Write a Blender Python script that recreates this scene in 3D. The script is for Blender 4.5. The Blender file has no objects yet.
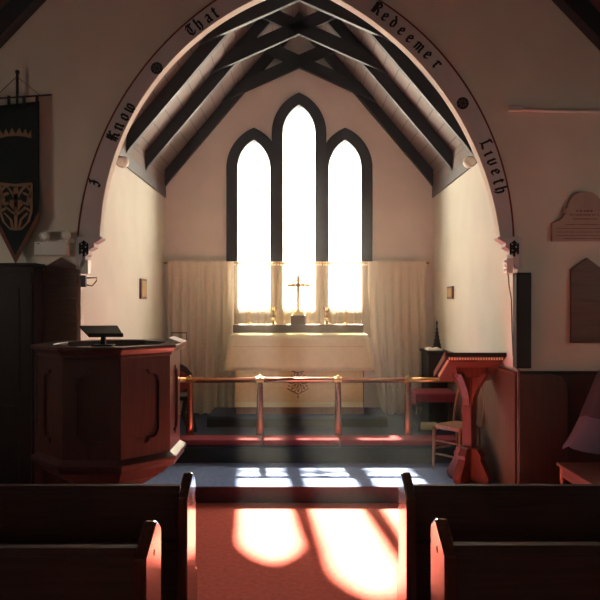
import bpy, bmesh, math, random
from mathutils import Vector, Matrix
random.seed(7)
C = bpy.context.scene.collection
S = bpy.context.scene
PI = math.pi
# ------------------------------------------------------------------ camera, world, sun, exposure
F, H, VX, VY = 650.0, 1.75, 299.0, 304.0       # focal length in pixels, eye height, vanishing point
cd = bpy.data.cameras.new('camera'); cam = bpy.data.objects.new('camera', cd); C.objects.link(cam)
cam.location = (0, 0, H); cam.rotation_euler = (PI/2, 0, 0)
cd.sensor_width = 36; cd.lens = F/600*36; cd.shift_x = 1/600; cd.shift_y = 4/600; cd.clip_start = .05
S.camera = cam
W = bpy.data.worlds.new('world'); S.world = W; W.use_nodes = True
bg = W.node_tree.nodes['Background']; bg.inputs[0].default_value = (.96, .98, 1, 1); bg.inputs[1].default_value = 6.6
sd = bpy.data.lights.new('sun', 'SUN'); sd.energy = 112; sd.angle = math.radians(1.8); sd.color = (1, .95, .87)
sun = bpy.data.objects.new('sun', sd); C.objects.link(sun)
SUN = Vector((.40, -4.09, -3.60)).normalized()
sun.rotation_euler = SUN.to_track_quat('-Z', 'Y').to_euler(); sun.location = (0, 12, 9)
S.view_settings.view_transform = 'Standard'; S.view_settings.look = 'None'
S.view_settings.exposure = 0.8; S.view_settings.gamma = 1.0; S.view_settings.use_curve_mapping = False
def portal(loc, facing, sx, sy):                # daylight portal in a window opening
    d = bpy.data.lights.new('daylight', 'AREA'); d.shape = 'RECTANGLE'; d.size = sx; d.size_y = sy
    d.cycles.is_portal = True
    o = bpy.data.objects.new('daylight', d); C.objects.link(o); o.location = loc
    o.rotation_euler = Vector(facing).to_track_quat('-Z', 'Z').to_euler()
def at(px, py, d): return Vector(((px-VX)*d/F, d, H-(py-VY)*d/F))

# ------------------------------------------------------------------ materials
def lin(c): return tuple(((v/255)/12.92 if v/255 <= .04045 else ((v/255+.055)/1.055)**2.4) for v in c)
MATS = {}
def mat(name, rgb, rough=.6, metal=0, var=.12, scale=6, bump=0, bscale=60, stretch=(1,1,1), coat=0, spec=.5):
    m = bpy.data.materials.new(name); m.use_nodes = True; nt = m.node_tree; N = nt.nodes; L = nt.links
    b = N['Principled BSDF']; b.inputs['Roughness'].default_value = rough; b.inputs['Metallic'].default_value = metal
    b.inputs['Coat Weight'].default_value = coat; b.inputs['Specular IOR Level'].default_value = spec
    tc = N.new('ShaderNodeTexCoord'); mp = N.new('ShaderNodeMapping'); mp.inputs['Scale'].default_value = stretch
    L.new(tc.outputs['Object'], mp.inputs['Vector'])
    nz = N.new('ShaderNodeTexNoise'); nz.inputs['Scale'].default_value = scale; nz.inputs['Detail'].default_value = 5
    L.new(mp.outputs[0], nz.inputs['Vector'])
    r = N.new('ShaderNodeValToRGB'); c = lin(rgb)
    r.color_ramp.elements[0].position = .3; r.color_ramp.elements[1].position = .7
    r.color_ramp.elements[0].color = tuple(v*(1-var) for v in c)+(1,)
    r.color_ramp.elements[1].color = tuple(min(1, v*(1+var)) for v in c)+(1,)
    L.new(nz.outputs['Fac'], r.inputs[0]); L.new(r.outputs[0], b.inputs['Base Color'])
    if bump:
        n2 = N.new('ShaderNodeTexNoise'); n2.inputs['Scale'].default_value = bscale; L.new(mp.outputs[0], n2.inputs['Vector'])
        bp = N.new('ShaderNodeBump'); bp.inputs['Strength'].default_value = bump; bp.inputs['Distance'].default_value = .01
        L.new(n2.outputs['Fac'], bp.inputs['Height']); L.new(bp.outputs[0], b.inputs['Normal'])
    MATS[name] = m; return m
def wood(name, rgb, rough=.4, axis=2, var=.25, coat=.2, spec=.5):
    st = [14, 14, 14]; st[axis] = .9
    return mat(name, rgb, rough, 0, var, 3, .08, 8, tuple(st), coat, spec)
plaster = mat('plaster', (212, 211, 200), .85, var=.05, scale=2.5, bump=.06, bscale=45, spec=.2)
lightened_rose_plaster = mat('lightened_rose_plaster', (226, 222, 216), .85, var=.05, scale=2.5, bump=.06, bscale=45, spec=.2)  # east wall paint, lightened to make up for weak bounce light
nave_plaster = mat('nave_plaster', (220, 210, 196), .85, var=.07, scale=2.0, bump=.06, bscale=45, spec=.2)
band_grey = mat('band_grey', (200, 193, 194), .8, var=.06, spec=.2)
red_paint = mat('red_paint', (120, 40, 28), .8)
black_paint = mat('black_paint', (34, 33, 36), .8, spec=.1)
timber = mat('roof_timber', (22, 26, 36), .55, var=.2, scale=5)
plate_grey = mat('plate_grey', (84, 82, 86), .6)
frame_grey = mat('frame_grey', (36, 42, 54), .55)
pewwood = wood('pew_wood', (84, 60, 52), .55, 0, coat=0, spec=.3)
endwood = wood('pew_end_wood', (88, 48, 37), .24, 2, coat=.6)
mahogany = wood('mahogany', (72, 40, 34), .38, 2)
darkwood = wood('dark_wood', (38, 26, 23), .6, 2, coat=0, spec=.25)
boardwood = wood('board_wood', (98, 66, 54), .5, 0, coat=0)
dadowood = wood('dado_wood', (112, 74, 52), .5, 2)
redwood = wood('red_wood', (98, 52, 41), .5, 2, coat=0, spec=.3)
chairwood = wood('chair_wood', (132, 96, 72), .4, 2)
benchwood = wood('bench_wood', (120, 62, 48), .4, 1)
red_carpet = mat('red_carpet', (198, 98, 88), .95, var=.14, scale=30, bump=.5, bscale=260, spec=.05)
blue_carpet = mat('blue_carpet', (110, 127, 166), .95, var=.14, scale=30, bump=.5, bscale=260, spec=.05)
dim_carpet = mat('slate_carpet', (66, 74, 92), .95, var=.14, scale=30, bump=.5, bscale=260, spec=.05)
riser_dark = mat('riser_carpet', (52, 34, 40), .95, var=.2, scale=30, bump=.3, bscale=260, spec=.05)
black_skirt = mat('black_skirt', (26, 30, 34), .8)
cushion_red = mat('cushion_red', (118, 46, 54), .9, var=.15, scale=40, bump=.3, bscale=300, spec=.1)
brass = mat('brass', (190, 152, 94), .28, 1, var=.1)
copper = mat('copper_brass', (188, 134, 104), .2, 1, var=.12)
gold = mat('gold_brass', (246, 224, 168), .5, .2, var=.08)
silver = mat('silver_brass', (214, 196, 160), .2, 1, var=.08)
iron = mat('black_iron', (18, 18, 20), .5)
plastic = mat('white_plastic', (225, 220, 212), .45, var=.03)
lens = mat('lamp_lens', (235, 230, 222), .12, var=.03, coat=1)
cream = mat('frame_ochre', (176, 146, 92), .6)
cloth_white = mat('altar_linen', (224, 224, 188), .85, var=.04, scale=20, bump=.1, bscale=220, spec=.1)
cloth_front = mat('frontal_cloth', (214, 204, 156), .85, var=.05, scale=20, bump=.1, bscale=220, spec=.1)
stone = mat('tablet_marble', (168, 140, 128), .6, var=.08)
engraved = mat('engraved_red', (110, 62, 56), .8)
banner_cloth = mat('banner_cloth', (34, 40, 40), .9, var=.15, scale=25, bump=.2, bscale=200, spec=.1)
banner_gold = mat('banner_gold', (150, 112, 84), .85, var=.15)
fringe_mat = mat('fringe', (112, 66, 48), .9, var=.2, scale=60)
purple = mat('mauve_cloth', (116, 116, 142), .9, var=.08, spec=.1)
purple_dark = mat('dark_mauve_cloth', (80, 78, 92), .9, var=.08, spec=.1)
shelfwood = mat('shelf_grey_wood', (108, 92, 86), .55, var=.12)
paper = mat('paper', (240, 238, 232), .7, var=.02)
fabric_black = mat('black_fabric', (13, 13, 14), .8)
candle_wax = mat('candle_wax', (240, 226, 196), .5, var=.02)

def boards(name, rgb, axis, pitch):              # painted planks with a joint every pitch metres
    m = mat(name, rgb, .7, var=.06, scale=4); nt = m.node_tree; N = nt.nodes; L = nt.links
    b = N['Principled BSDF']; src = b.inputs['Base Color'].links[0].from_socket
    g = N.new('ShaderNodeNewGeometry'); s = N.new('ShaderNodeSeparateXYZ'); L.new(g.outputs['Position'], s.inputs[0])
    d = N.new('ShaderNodeMath'); d.operation = 'DIVIDE'; d.inputs[1].default_value = pitch; L.new(s.outputs[axis], d.inputs[0])
    f = N.new('ShaderNodeMath'); f.operation = 'FRACT'; L.new(d.outputs[0], f.inputs[0])
    c = N.new('ShaderNodeMath'); c.operation = 'LESS_THAN'; c.inputs[1].default_value = .06; L.new(f.outputs[0], c.inputs[0])
    mx = N.new('ShaderNodeMixRGB'); mx.inputs[2].default_value = lin((60, 48, 46))+(1,)
    L.new(c.outputs[0], mx.inputs[0]); L.new(src, mx.inputs[1]); L.new(mx.outputs[0], b.inputs['Base Color'])
    return m
ceil_boards = boards('ceiling_boards', (112, 96, 92), 2, .15)
dado_boards = boards('dado_boards', (88, 62, 45), 1, .11)
nave_dado = boards('nave_dado_boards', (66, 40, 32), 0, .11)
nave_roof = boards('nave_roof_boards', (58, 42, 38), 2, .15)

def sheet(name, rgb, transp, transl):            # woven cloth that lets light through
    m = bpy.data.materials.new(name); m.use_nodes = True; nt = m.node_tree; N = nt.nodes; L = nt.links
    N.remove(N['Principled BSDF']); out = N['Material Output']; c = lin(rgb)+(1,)
    tc = N.new('ShaderNodeTexCoord'); nz = N.new('ShaderNodeTexNoise'); nz.inputs['Scale'].default_value = 40
    L.new(tc.outputs['Object'], nz.inputs['Vector'])
    r = N.new('ShaderNodeValToRGB'); r.color_ramp.elements[0].color = tuple(v*.93 for v in c[:3])+(1,); r.color_ramp.elements[1].color = c
    L.new(nz.outputs['Fac'], r.inputs[0])
    df = N.new('ShaderNodeBsdfDiffuse'); tl = N.new('ShaderNodeBsdfTranslucent'); tp = N.new('ShaderNodeBsdfTransparent')
    tp.inputs[0].default_value = (1, .96, .88, 1)
    L.new(r.outputs[0], df.inputs[0]); L.new(r.outputs[0], tl.inputs[0])
    a = N.new('ShaderNodeMixShader'); a.inputs[0].default_value = transl; L.new(df.outputs[0], a.inputs[1]); L.new(tl.outputs[0], a.inputs[2])
    b = N.new('ShaderNodeMixShader'); b.inputs[0].default_value = transp; L.new(a.outputs[0], b.inputs[1]); L.new(tp.outputs[0], b.inputs[2])
    L.new(b.outputs[0], out.inputs[0]); return m
sheer = sheet('sheer_fabric', (226, 212, 192), .45, .10)
drape = sheet('drape_fabric', (238, 230, 214), 0, .22)
glass = sheet('window_glass', (250, 244, 232), .74, .85)

# ------------------------------------------------------------------ mesh helpers
class MB:
    def __init__(s): s.v = []; s.f = []
    def add(s, vs, fs, M=None):
        k = len(s.v); s.v += [(M @ Vector(v)) if M else Vector(v) for v in vs]; s.f += [tuple(k+i for i in f) for f in fs]; return s
    def box(s, x0, x1, y0, y1, z0, z1, M=None):
        vs = [(x, y, z) for z in (z0, z1) for y in (y0, y1) for x in (x0, x1)]
        return s.add(vs, [(0,2,3,1),(4,5,7,6),(0,1,5,4),(2,6,7,3),(0,4,6,2),(1,3,7,5)], M)
    def hexa(s, b, t): return s.add(list(b)+list(t), [(3,2,1,0),(4,5,6,7),(0,1,5,4),(1,2,6,5),(2,3,7,6),(3,0,4,7)])
    def prism(s, poly, fn, d0, d1, M=None):       # fn(u, v, d) -> xyz
        n = len(poly); vs = [fn(u, v, d0) for u, v in poly]+[fn(u, v, d1) for u, v in poly]
        return s.add(vs, [tuple(range(n))[::-1], tuple(range(n, 2*n))]+[(i, (i+1) % n, n+(i+1) % n, n+i) for i in range(n)], M)
    def tube(s, path, r, n=10, closed=False, M=None):
        P = [Vector(p) for p in path]; m = len(P); R = r if isinstance(r, (list, tuple)) else [r]*m
        vs = []; up = None
        for i in range(m):
            a = P[(i-1) % m] if (closed or i > 0) else P[i]; b = P[(i+1) % m] if (closed or i < m-1) else P[i]
            t = (b-a).normalized()
            if up is None: up = Vector((0, 0, 1)) if abs(t.z) < .9 else Vector((0, 1, 0))
            x = t.cross(up).normalized(); up = x.cross(t).normalized()
            for k in range(n):
                q = 2*PI*k/n; vs.append(P[i]+(x*math.cos(q)+up*math.sin(q))*R[i])
        fs = []
        for i in range(m if closed else m-1):
            j = (i+1) % m
            for k in range(n): fs.append((i*n+k, i*n+(k+1) % n, j*n+(k+1) % n, j*n+k))
        if not closed: fs += [tuple(range(n))[::-1], tuple(range((m-1)*n, m*n))]
        return s.add(vs, fs, M)
    def lathe(s, prof, c=(0,0,0), n=20, M=None):  # prof: (r, z) from the bottom up
        vs = []; c = Vector(c)
        for r, z in prof:
            for k in range(n): q = 2*PI*k/n; vs.append(c+Vector((r*math.cos(q), r*math.sin(q), z)))
        fs = [(i*n+k, i*n+(k+1) % n, (i+1)*n+(k+1) % n, (i+1)*n+k) for i in range(len(prof)-1) for k in range(n)]
        fs += [tuple(range(n))[::-1], tuple(range((len(prof)-1)*n, len(prof)*n))]
        return s.add(vs, fs, M)
    def ball(s, c, r, sc=(1,1,1), n=16, M=None):
        pr = [(max(1e-4, math.sin(PI*i/8)*r), -math.cos(PI*i/8)*r) for i in range(9)]
        k = len(s.v); s.lathe(pr, (0,0,0), n)
        for i in range(k, len(s.v)):
            v = s.v[i]; q = Vector((v.x*sc[0]+c[0], v.y*sc[1]+c[1], v.z*sc[2]+c[2])); s.v[i] = M @ q if M else q
        return s
    def build(s, name, m, parent=None, bevel=0, smooth=False, local=False):
        if parent is not None:
            off = Vector() if local else W0[parent.name]
        elif local: off = Vector()
        else:
            lo = [min(v[i] for v in s.v) for i in range(3)]; hi = [max(v[i] for v in s.v) for i in range(3)]
            off = Vector(((lo[0]+hi[0])/2, (lo[1]+hi[1])/2, lo[2]))
        me = bpy.data.meshes.new(name); me.from_pydata([tuple(v-off) for v in s.v], [], s.f)
        bm = bmesh.new(); bm.from_mesh(me); bmesh.ops.recalc_face_normals(bm, faces=bm.faces)
        for f in bm.faces: f.smooth = bool(smooth)
        bm.to_mesh(me); bm.free(); me.materials.append(m)
        o = bpy.data.objects.new(name, me); C.objects.link(o)
        if parent is not None: o.parent = parent; W0[o.name] = Vector() if local else off
        else: o.location = off; W0[o.name] = off
        if smooth == 'auto':
            for e in me.edges: pass
            md = o.modifiers.new('split', 'EDGE_SPLIT'); md.split_angle = math.radians(38)
        if bevel:
            b = o.modifiers.new('bevel', 'BEVEL'); b.width = bevel; b.segments = 2; b.limit_method = 'ANGLE'; b.angle_limit = math.radians(40)
        return o
W0 = {}
def empty(name, loc, rz=0):
    o = bpy.data.objects.new(name, None); C.objects.link(o); o.location = loc; o.rotation_euler = (0, 0, rz)
    o.empty_display_size = .1; W0[o.name] = Vector(loc); return o
def tag(o, label, cat, group=None, kind=None):
    o['label'] = label; o['category'] = cat
    if group: o['group'] = group
    if kind: o['kind'] = kind
    return o
def struct(o, label=None):
    o['kind'] = 'structure'
    if label: o['label'] = label
    return o
def thing(name, label, cat, loc, rz=0, group=None): return tag(empty(name, loc, rz), label, cat, group)
def clone(o, parent=None):                        # copy a thing with its parts and their sub-parts
    c = o.copy(); C.objects.link(c); W0[c.name] = W0.get(o.name, Vector())
    if parent is not None: c.parent = parent
    for ch in [x for x in bpy.data.objects if x.parent == o]: clone(ch, c)
    return c
def plate(name, outer, holes, d0, d1, fn, m, parent=None, local=False, bevel=0):   # flat panel with cut-outs; fn(u, v, d) -> xyz
    cu = bpy.data.curves.new('tmp', 'CURVE'); cu.dimensions = '2D'; cu.fill_mode = 'BOTH'
    for poly in [outer]+list(holes):
        sp = cu.splines.new('POLY'); sp.points.add(len(poly)-1); sp.use_cyclic_u = True
        for p, (u, v) in zip(sp.points, poly): p.co = (u, v, 0, 1)
    cu.extrude = .5
    o = bpy.data.objects.new('tmp', cu); C.objects.link(o); bpy.context.view_layer.update()
    me = bpy.data.meshes.new_from_object(o.evaluated_get(bpy.context.evaluated_depsgraph_get()))
    mb = MB(); mb.v = [Vector(fn(v.co.x, v.co.y, d0 if v.co.z < 0 else d1)) for v in me.vertices]
    mb.f = [tuple(p.vertices) for p in me.polygons]
    bpy.data.objects.remove(o); bpy.data.curves.remove(cu); bpy.data.meshes.remove(me)
    bmx = bmesh.new(); vv = [bmx.verts.new(v) for v in mb.v]
    for f in mb.f:
        try: bmx.faces.new([vv[i] for i in f])
        except ValueError: pass
    bmesh.ops.remove_doubles(bmx, verts=bmx.verts, dist=1e-5); bmx.verts.index_update()
    mb.v = [v.co.copy() for v in bmx.verts]; mb.f = [tuple(v.index for v in f.verts) for f in bmx.faces]; bmx.free()
    return mb.build(name, m, parent, bevel, False, local)
XZ = lambda u, v, d: (u, d, v)
YZ = lambda u, v, d: (d, u, v)
XY = lambda u, v, d: (u, v, d)
def nib(mb, pts, w, fn, d0, d1, ang=40, th=.35):  # a broad-nib pen stroke as a raised ribbon
    a = math.radians(ang); nx, ny = math.cos(a)*w/2, math.sin(a)*w/2; tx, ty = -math.sin(a)*w*th/2, math.cos(a)*w*th/2
    for (x0, y0), (x1, y1) in zip(pts, pts[1:]):
        q = [(x+sx*nx+sy*tx, y+sx*ny+sy*ty) for x, y in ((x0, y0), (x1, y1)) for sx in (-1, 1) for sy in (-1, 1)]
        q = sorted(set(q))                        # convex hull of the swept nib
        def half(ps):
            h = []
            for p in ps:
                while len(h) > 1 and (h[-1][0]-h[-2][0])*(p[1]-h[-2][1])-(h[-1][1]-h[-2][1])*(p[0]-h[-2][0]) <= 1e-12: h.pop()
                h.append(p)
            return h[:-1]
        mb.prism(half(q)+half(q[::-1]), fn, d0, d1)

# ------------------------------------------------------------------ levels and planes
YA, YB, HW = 5.39, 8.75, 1.81                     # chancel arch face, east wall face, half width of the chancel
T_A = .09                                         # thickness of the arch wall
Y1, Z1 = 5.72, .14                                # chancel step
Y2, Z2 = 6.60, .29                                # sanctuary step
Y3, Z3 = 7.72, .415                               # altar footpace
NW, NB = 3.6, -6.0                                # nave half width, west wall
def roofz(x): return 4.30-1.05*(abs(x)-2.06)      # underside of the nave rafters

# floors and steps
struct(MB().box(-NW, NW, NB, Y1, -.1, 0).build('floor', red_carpet), 'red carpet along the nave aisle')
ch = struct(MB().box(-HW, HW, Y1+.012, Y2, -.1, Z1).build('floor_chancel', blue_carpet), 'blue carpet of the chancel')
MB().box(-HW, HW, Y1, Y1+.012, 0, Z1-.012).build('riser', riser_dark, ch)
MB().box(-HW, HW, Y1-.012, Y1+.012, Z1-.014, Z1+.002).build('nosing', riser_dark, ch, .004)
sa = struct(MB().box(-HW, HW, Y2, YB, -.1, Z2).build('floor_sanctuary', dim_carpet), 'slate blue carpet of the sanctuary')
MB().box(-HW, HW, Y2-.012, Y2, Z1, Z2).build('riser', black_skirt, sa)
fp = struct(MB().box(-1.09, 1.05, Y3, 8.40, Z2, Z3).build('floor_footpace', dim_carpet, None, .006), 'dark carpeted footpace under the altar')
MB().box(-1.092, 1.052, Y3-.008, Y3, Z2, Z3-.03).build('riser', black_skirt, fp)

# ------------------------------------------------------------------ chancel arch wall
def arcpts(cx, cy, r, x0, x1, n):                 # circle arc in photo pixels on the wall plane -> (X, Z)
    out = []
    for i in range(n+1):
        x = x0+(x1-x0)*i/n; y = cy-math.sqrt(max(0, r*r-(x-cx)**2)); p = at(x, y, YA); out.append((p.x, p.z))
    return out
def arc(cx, cy, r, y_spring, side, n=36):         # from the springing up to the crown
    a0 = math.asin((cy-y_spring)/r); x_top = 299-cx; a1 = math.acos(abs(x_top)/r)
    out = []
    for i in range(n+1):
        a = a0+(a1-a0)*i/n; p = at(cx-side*r*math.cos(a), cy-r*math.sin(a), YA); out.append((p.x, p.z))
    return out
inL = arc(368.5, 243.1, 269.2, 237, 1); inR = arc(186.4, 276.0, 316.5, 237, -1)
outL = arc(392.4, 261.7, 315.3, 237, 1); outR = arc(223.8, 244.9, 289.6, 237, -1)
apex_in = (0, (inL[-1][1]+inR[-1][1])/2); apex_out = (0, (outL[-1][1]+outR[-1][1])/2)
inner = inL[:-1]+[apex_in]+inR[:-1][::-1]
outer = outL[:-1]+[apex_out]+outR[:-1][::-1]
zs = inner[0][1]
top = 4.30-1.05*(0-2.06)
wall_poly = [(-NW, 0), (-HW, 0), (-HW, zs), (inner[0][0], zs)]+inner+[(inner[-1][0], zs), (HW, zs), (HW, 0), (NW, 0), (NW, roofz(NW)+.3), (0, top+.3), (-NW, roofz(NW)+.3)]
wall_poly = [p for i, p in enumerate(wall_poly) if i == 0 or (Vector(p)-Vector(wall_poly[i-1])).length > 1e-5]
struct(plate('wall_arch', wall_poly, [], YA, YA+T_A, XZ, nave_plaster), 'plastered wall pierced by the chancel arch')
# painted band with its red edge line and black inscription
band = struct(plate('trim_1', outer+inner[::-1], [], YA-.006, YA, XZ, band_grey), 'grey painted band round the chancel arch')
def strip(poly, w):
    L = []
    for i, p in enumerate(poly):
        a = Vector(poly[max(0, i-1)]); b = Vector(poly[min(len(poly)-1, i+1)]); t = (b-a).normalized(); n = Vector((-t.y, t.x))
        L.append((Vector(p), n))
    return [tuple(p+n*w/2) for p, n in L]+[tuple(p-n*w/2) for p, n in L][::-1]
plate('edge_line', strip(outer, .014), [], YA-.008, YA, XZ, red_paint, band)
# pale plaster reveal of the arch
rv = MB(); n = len(inner)
vs = [(x, YA-.005, z) for x, z in inner]+[(x, YA+T_A, z) for x, z in inner]
cxz = Vector((0, 2.6))
ins = [tuple(Vector(p)+(cxz-Vector(p)).normalized()*.006) for p in inner]
vs += [(x, YA-.005, z) for x, z in ins]+[(x, YA+T_A, z) for x, z in ins]
fs = []
for i in range(n-1): fs += [(2*n+i, 2*n+i+1, 3*n+i+1, 3*n+i), (i, n+i, n+i+1, i+1), (i, i+1, 2*n+i+1, 2*n+i), (n+i, 3*n+i, 3*n+i+1, n+i+1)]
rv.add(vs, fs); rv.build('reveal', plaster, band)
G = {
 'I': [[(.62,1.42),(.2,1.28)],[(.45,1.35),(.42,.35),(.2,0),(-.05,.15)],[(.1,.75),(.6,.8)]],
 'K': [[(.05,1.4),(.05,.1)],[(.33,1.45),(.33,0)],[(-.1,.75),(.35,.8)],[(.35,.75),(.62,1.3),(.85,1.2)],[(.35,.78),(.72,.55),(.72,.12),(.9,0)]],
 'n': [[(-.05,.88),(.1,1),(.1,.1),(.22,0)],[(.15,.82),(.45,1),(.55,.85),(.55,.12),(.7,0)]],
 'o': [[(.1,.85),(.1,.15),(.32,0),(.55,.15),(.55,.85),(.32,1),(.1,.85)]],
 'w': [[(0,1.1),(.05,.15),(.22,0),(.38,.15),(.38,1)],[(.38,.15),(.58,0),(.75,.2),(.75,.85),(.6,1.05)]],
 'T': [[(0,1.15),(.2,1.35),(.85,1.28)],[(.5,1.3),(.15,1.0),(.1,.4),(.35,.05),(.7,.08),(.85,.3)],[(.5,1.15),(.5,.35)]],
 'h': [[(.1,1.5),(.1,0),(.22,.05)],[(.12,.8),(.4,1),(.55,.85),(.55,.2),(.38,-.15)]],
 'a': [[(.1,.85),(.32,1),(.52,.85),(.52,.12),(.65,0)],[(.5,.58),(.15,.42),(.1,.15),(.25,0),(.5,.2)]],
 't': [[(.1,1.3),(.1,.12),(.3,0)],[(-.05,1),(.3,1.02)]],
 'R': [[(.05,1.4),(.05,0)],[(.3,1.4),(.3,.05)],[(-.05,1.3),(.4,1.45),(.75,1.25),(.7,.9),(.3,.75)],[(.45,.75),(.75,.4),(.75,.1),(.92,0)]],
 'e': [[(.1,.85),(.1,.15),(.32,0),(.55,.14)],[(.1,.85),(.32,1),(.52,.8),(.5,.62),(.1,.45)]],
 'd': [[(.1,.8),(.1,.15),(.32,0),(.55,.15),(.55,.75),(.05,1.4)],[(.1,.8),(.32,.95),(.55,.75)]],
 'm': [[(-.05,.88),(.1,1),(.1,.05)],[(.12,.82),(.38,1),(.48,.85),(.48,.05)],[(.5,.82),(.76,1),(.86,.85),(.86,.12),(1,0)]],
 'r': [[(-.05,.88),(.12,1),(.12,.1),(.26,0)],[(.15,.82),(.36,1),(.55,.86)]],
 'L': [[(.15,1.45),(.15,.2)],[(0,1.3),(.5,1.45)],[(0,.05),(.3,.2),(.8,.05)]],
 'i': [[(-.03,.88),(.1,1),(.1,.12),(.24,0)]],
 'v': [[(0,1.05),(.03,.15),(.22,0),(.48,.2),(.48,1.05)]],
 's': [[(.5,.85),(.3,1),(.1,.8),(.5,.25),(.3,0),(.08,.15)]],
}
def place_letter(mb, ch, px, py, size, side):
    p = at(px, py, YA); c = at(368.5, 243.1, YA) if side > 0 else at(186.4, 276.0, YA)
    up = Vector((p.x-c.x, p.z-c.z)).normalized(); rt = Vector((up.y, -up.x))
    xs = [x for st in G[ch] for x, _ in st]; mid = (min(xs)+max(xs))/2
    for st in G[ch]:
        nib(mb, [((x-mid)*size, (y-.5)*size) for x, y in st], size*.27,
            lambda u, v, d: (p.x+rt.x*u+up.x*v, d, p.z+rt.y*u+up.y*v), YA-.009, YA-.005)
XH = .067
for word in ([('I', 96.5, 183.5)], [('K', 114.5, 137), ('n', 119.3, 127), ('o', 125, 117.3), ('w', 130.5, 108.5)],
             [('T', 191.5, 31.5), ('h', 199.5, 25.5), ('a', 208.7, 18.6), ('t', 215.5, 14)],
             [('R', 376.5, 10), ('e', 385, 17.3), ('d', 393.2, 23.5), ('e', 401.3, 31.5), ('e', 409.7, 39), ('m', 418.6, 47.3), ('e', 427.4, 55.5), ('r', 436.5, 65)],
             [('L', 484.5, 145), ('i', 488, 153.8), ('v', 491.3, 162.3), ('e', 495.2, 172.2), ('t', 497.2, 181.8), ('h', 499.5, 190.5)]):
    mb = MB()
    for c, px, py in word: place_letter(mb, c, px, py, XH, 1 if px < 299 else -1)
    mb.build('inscription', black_paint, band)
for px, py in ((157, 68.5), (462.5, 103.5)):
    p = at(px, py, YA); mb = MB()
    mb.prism([(p.x+.05*math.cos(2*PI*k/24), p.z+.05*math.sin(2*PI*k/24)) for k in range(24)], XZ, YA-.009, YA-.005)
    r = mb.build('rosette', black_paint, band); mb = MB()
    for k in range(8):
        a = 2*PI*k/8+.2; q = [(p.x+rr*math.cos(a+da), p.z+rr*math.sin(a+da)) for rr, da in ((.008, 0), (.028, -.22), (.044, 0), (.028, .22))]
        mb.prism(q, XZ, YA-.0105, YA-.008)
    mb.build('petal', plate_grey, r)
# moulded corbels carrying the arch, each with an IHS monogram
def corbel(side, label):
    xo, xi = HW*side, abs(inner[0][0] if side < 0 else inner[-1][0])*side
    r = struct(empty('trim_%d' % (2 if side < 0 else 3), (xo, YA, zs-.2)), label); w = abs(xo-xi)
    prof = [(0, 0), (w+.03, 0), (w+.03, -.015), (w, -.035), (w*.75, -.055), (w*.78, -.085), (w*.62, -.10), (w*.42, -.115), (w*.45, -.15), (w*.3, -.165), (w*.3, -.22), (w*.12, -.26), (0, -.27)]
    MB().prism([(xo-side*a, zs+b) for a, b in prof], XZ, YA-.03, YA+T_A).build('corbel', band_grey, r, .003)
    MB().box(min(xo, xo+side*.03)-.0, max(xo, xo+side*.03), YA-.03, YA, zs-.27, zs).build('side_block', band_grey, r)
    cx, cz = xo-side*.035, zs-.10; mb = MB(); k = .056
    fn = lambda u, v, d: (cx+u, d, cz+v)
    for st in ([(-.55,.75),(-.55,-.75)], [(.55,.75),(.55,-.75)], [(-.5,.0),(.5,.0)], [(0,1.15),(0,-1.1)], [(-.3,.9),(.3,.9)],
               [(.35,.5),(0,.7),(-.35,.4),(.35,-.35),(0,-.7),(-.35,-.45)]):
        nib(mb, [(x*k, y*k) for x, y in st], k*.22, fn, YA-.034, YA-.029, 40, .8)
    for sx in (-1, 1):
        for sz in (): mb.box(cx+sx*.55*k-.012, cx+sx*.55*k+.012, YA-.034, YA-.029, cz+sz*.75*k-.006, cz+sz*.75*k+.006)
    mb.build('monogram', black_paint, r)
corbel(-1, 'stepped grey corbel under the left foot of the arch with black monogram')
corbel(1, 'stepped grey corbel under the right foot of the arch with black monogram')

# ------------------------------------------------------------------ chancel shell
YC = YA+T_A
zp_b, zp_t = 3.18, 3.295                           # wall plate
struct(MB().box(-HW-.2, -HW, YC, YB+.2, 0, 3.6).build('wall_left', plaster), 'pale chancel wall on the left')
struct(MB().box(HW, HW+.2, YC, YB+.2, 0, 3.6).build('wall_right', plaster), 'pale chancel wall on the right')
SL = 1.178; ZA = 5.44; VD = .215                    # rafter underside: ZA - SL*|x|; boards VD above it
def lancet(cx, half, zspring, zbot, off=0, n=14): # pointed opening, two arcs struck from the opposite sides
    c = half; R = half+c+off; h = half+off; a1 = math.acos(c/R); pts = [(cx-h, zbot), ]
    L = [(cx+c-R*math.cos(a1*i/n), zspring+R*math.sin(a1*i/n)) for i in range(n+1)]
    Rr = [(2*cx-x, z) for x, z in L[:-1]][::-1]
    return [(cx-h, zbot)]+L+Rr+[(cx+h, zbot)]
WIN = [(-.608, 3.575), (0, 4.045), (.619, 3.575)]; HALF = .217; ZB = 1.67
holes = [lancet(cx, HALF+.02, zs_, ZB) for cx, zs_ in WIN]
struct(plate('wall_back', [(-HW-.2, 0), (HW+.2, 0), (HW+.2, 3.7), (0, 6.1), (-HW-.2, 3.7)], holes, YB, YB+.2, XZ, lightened_rose_plaster), 'plastered east wall behind the altar')
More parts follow.
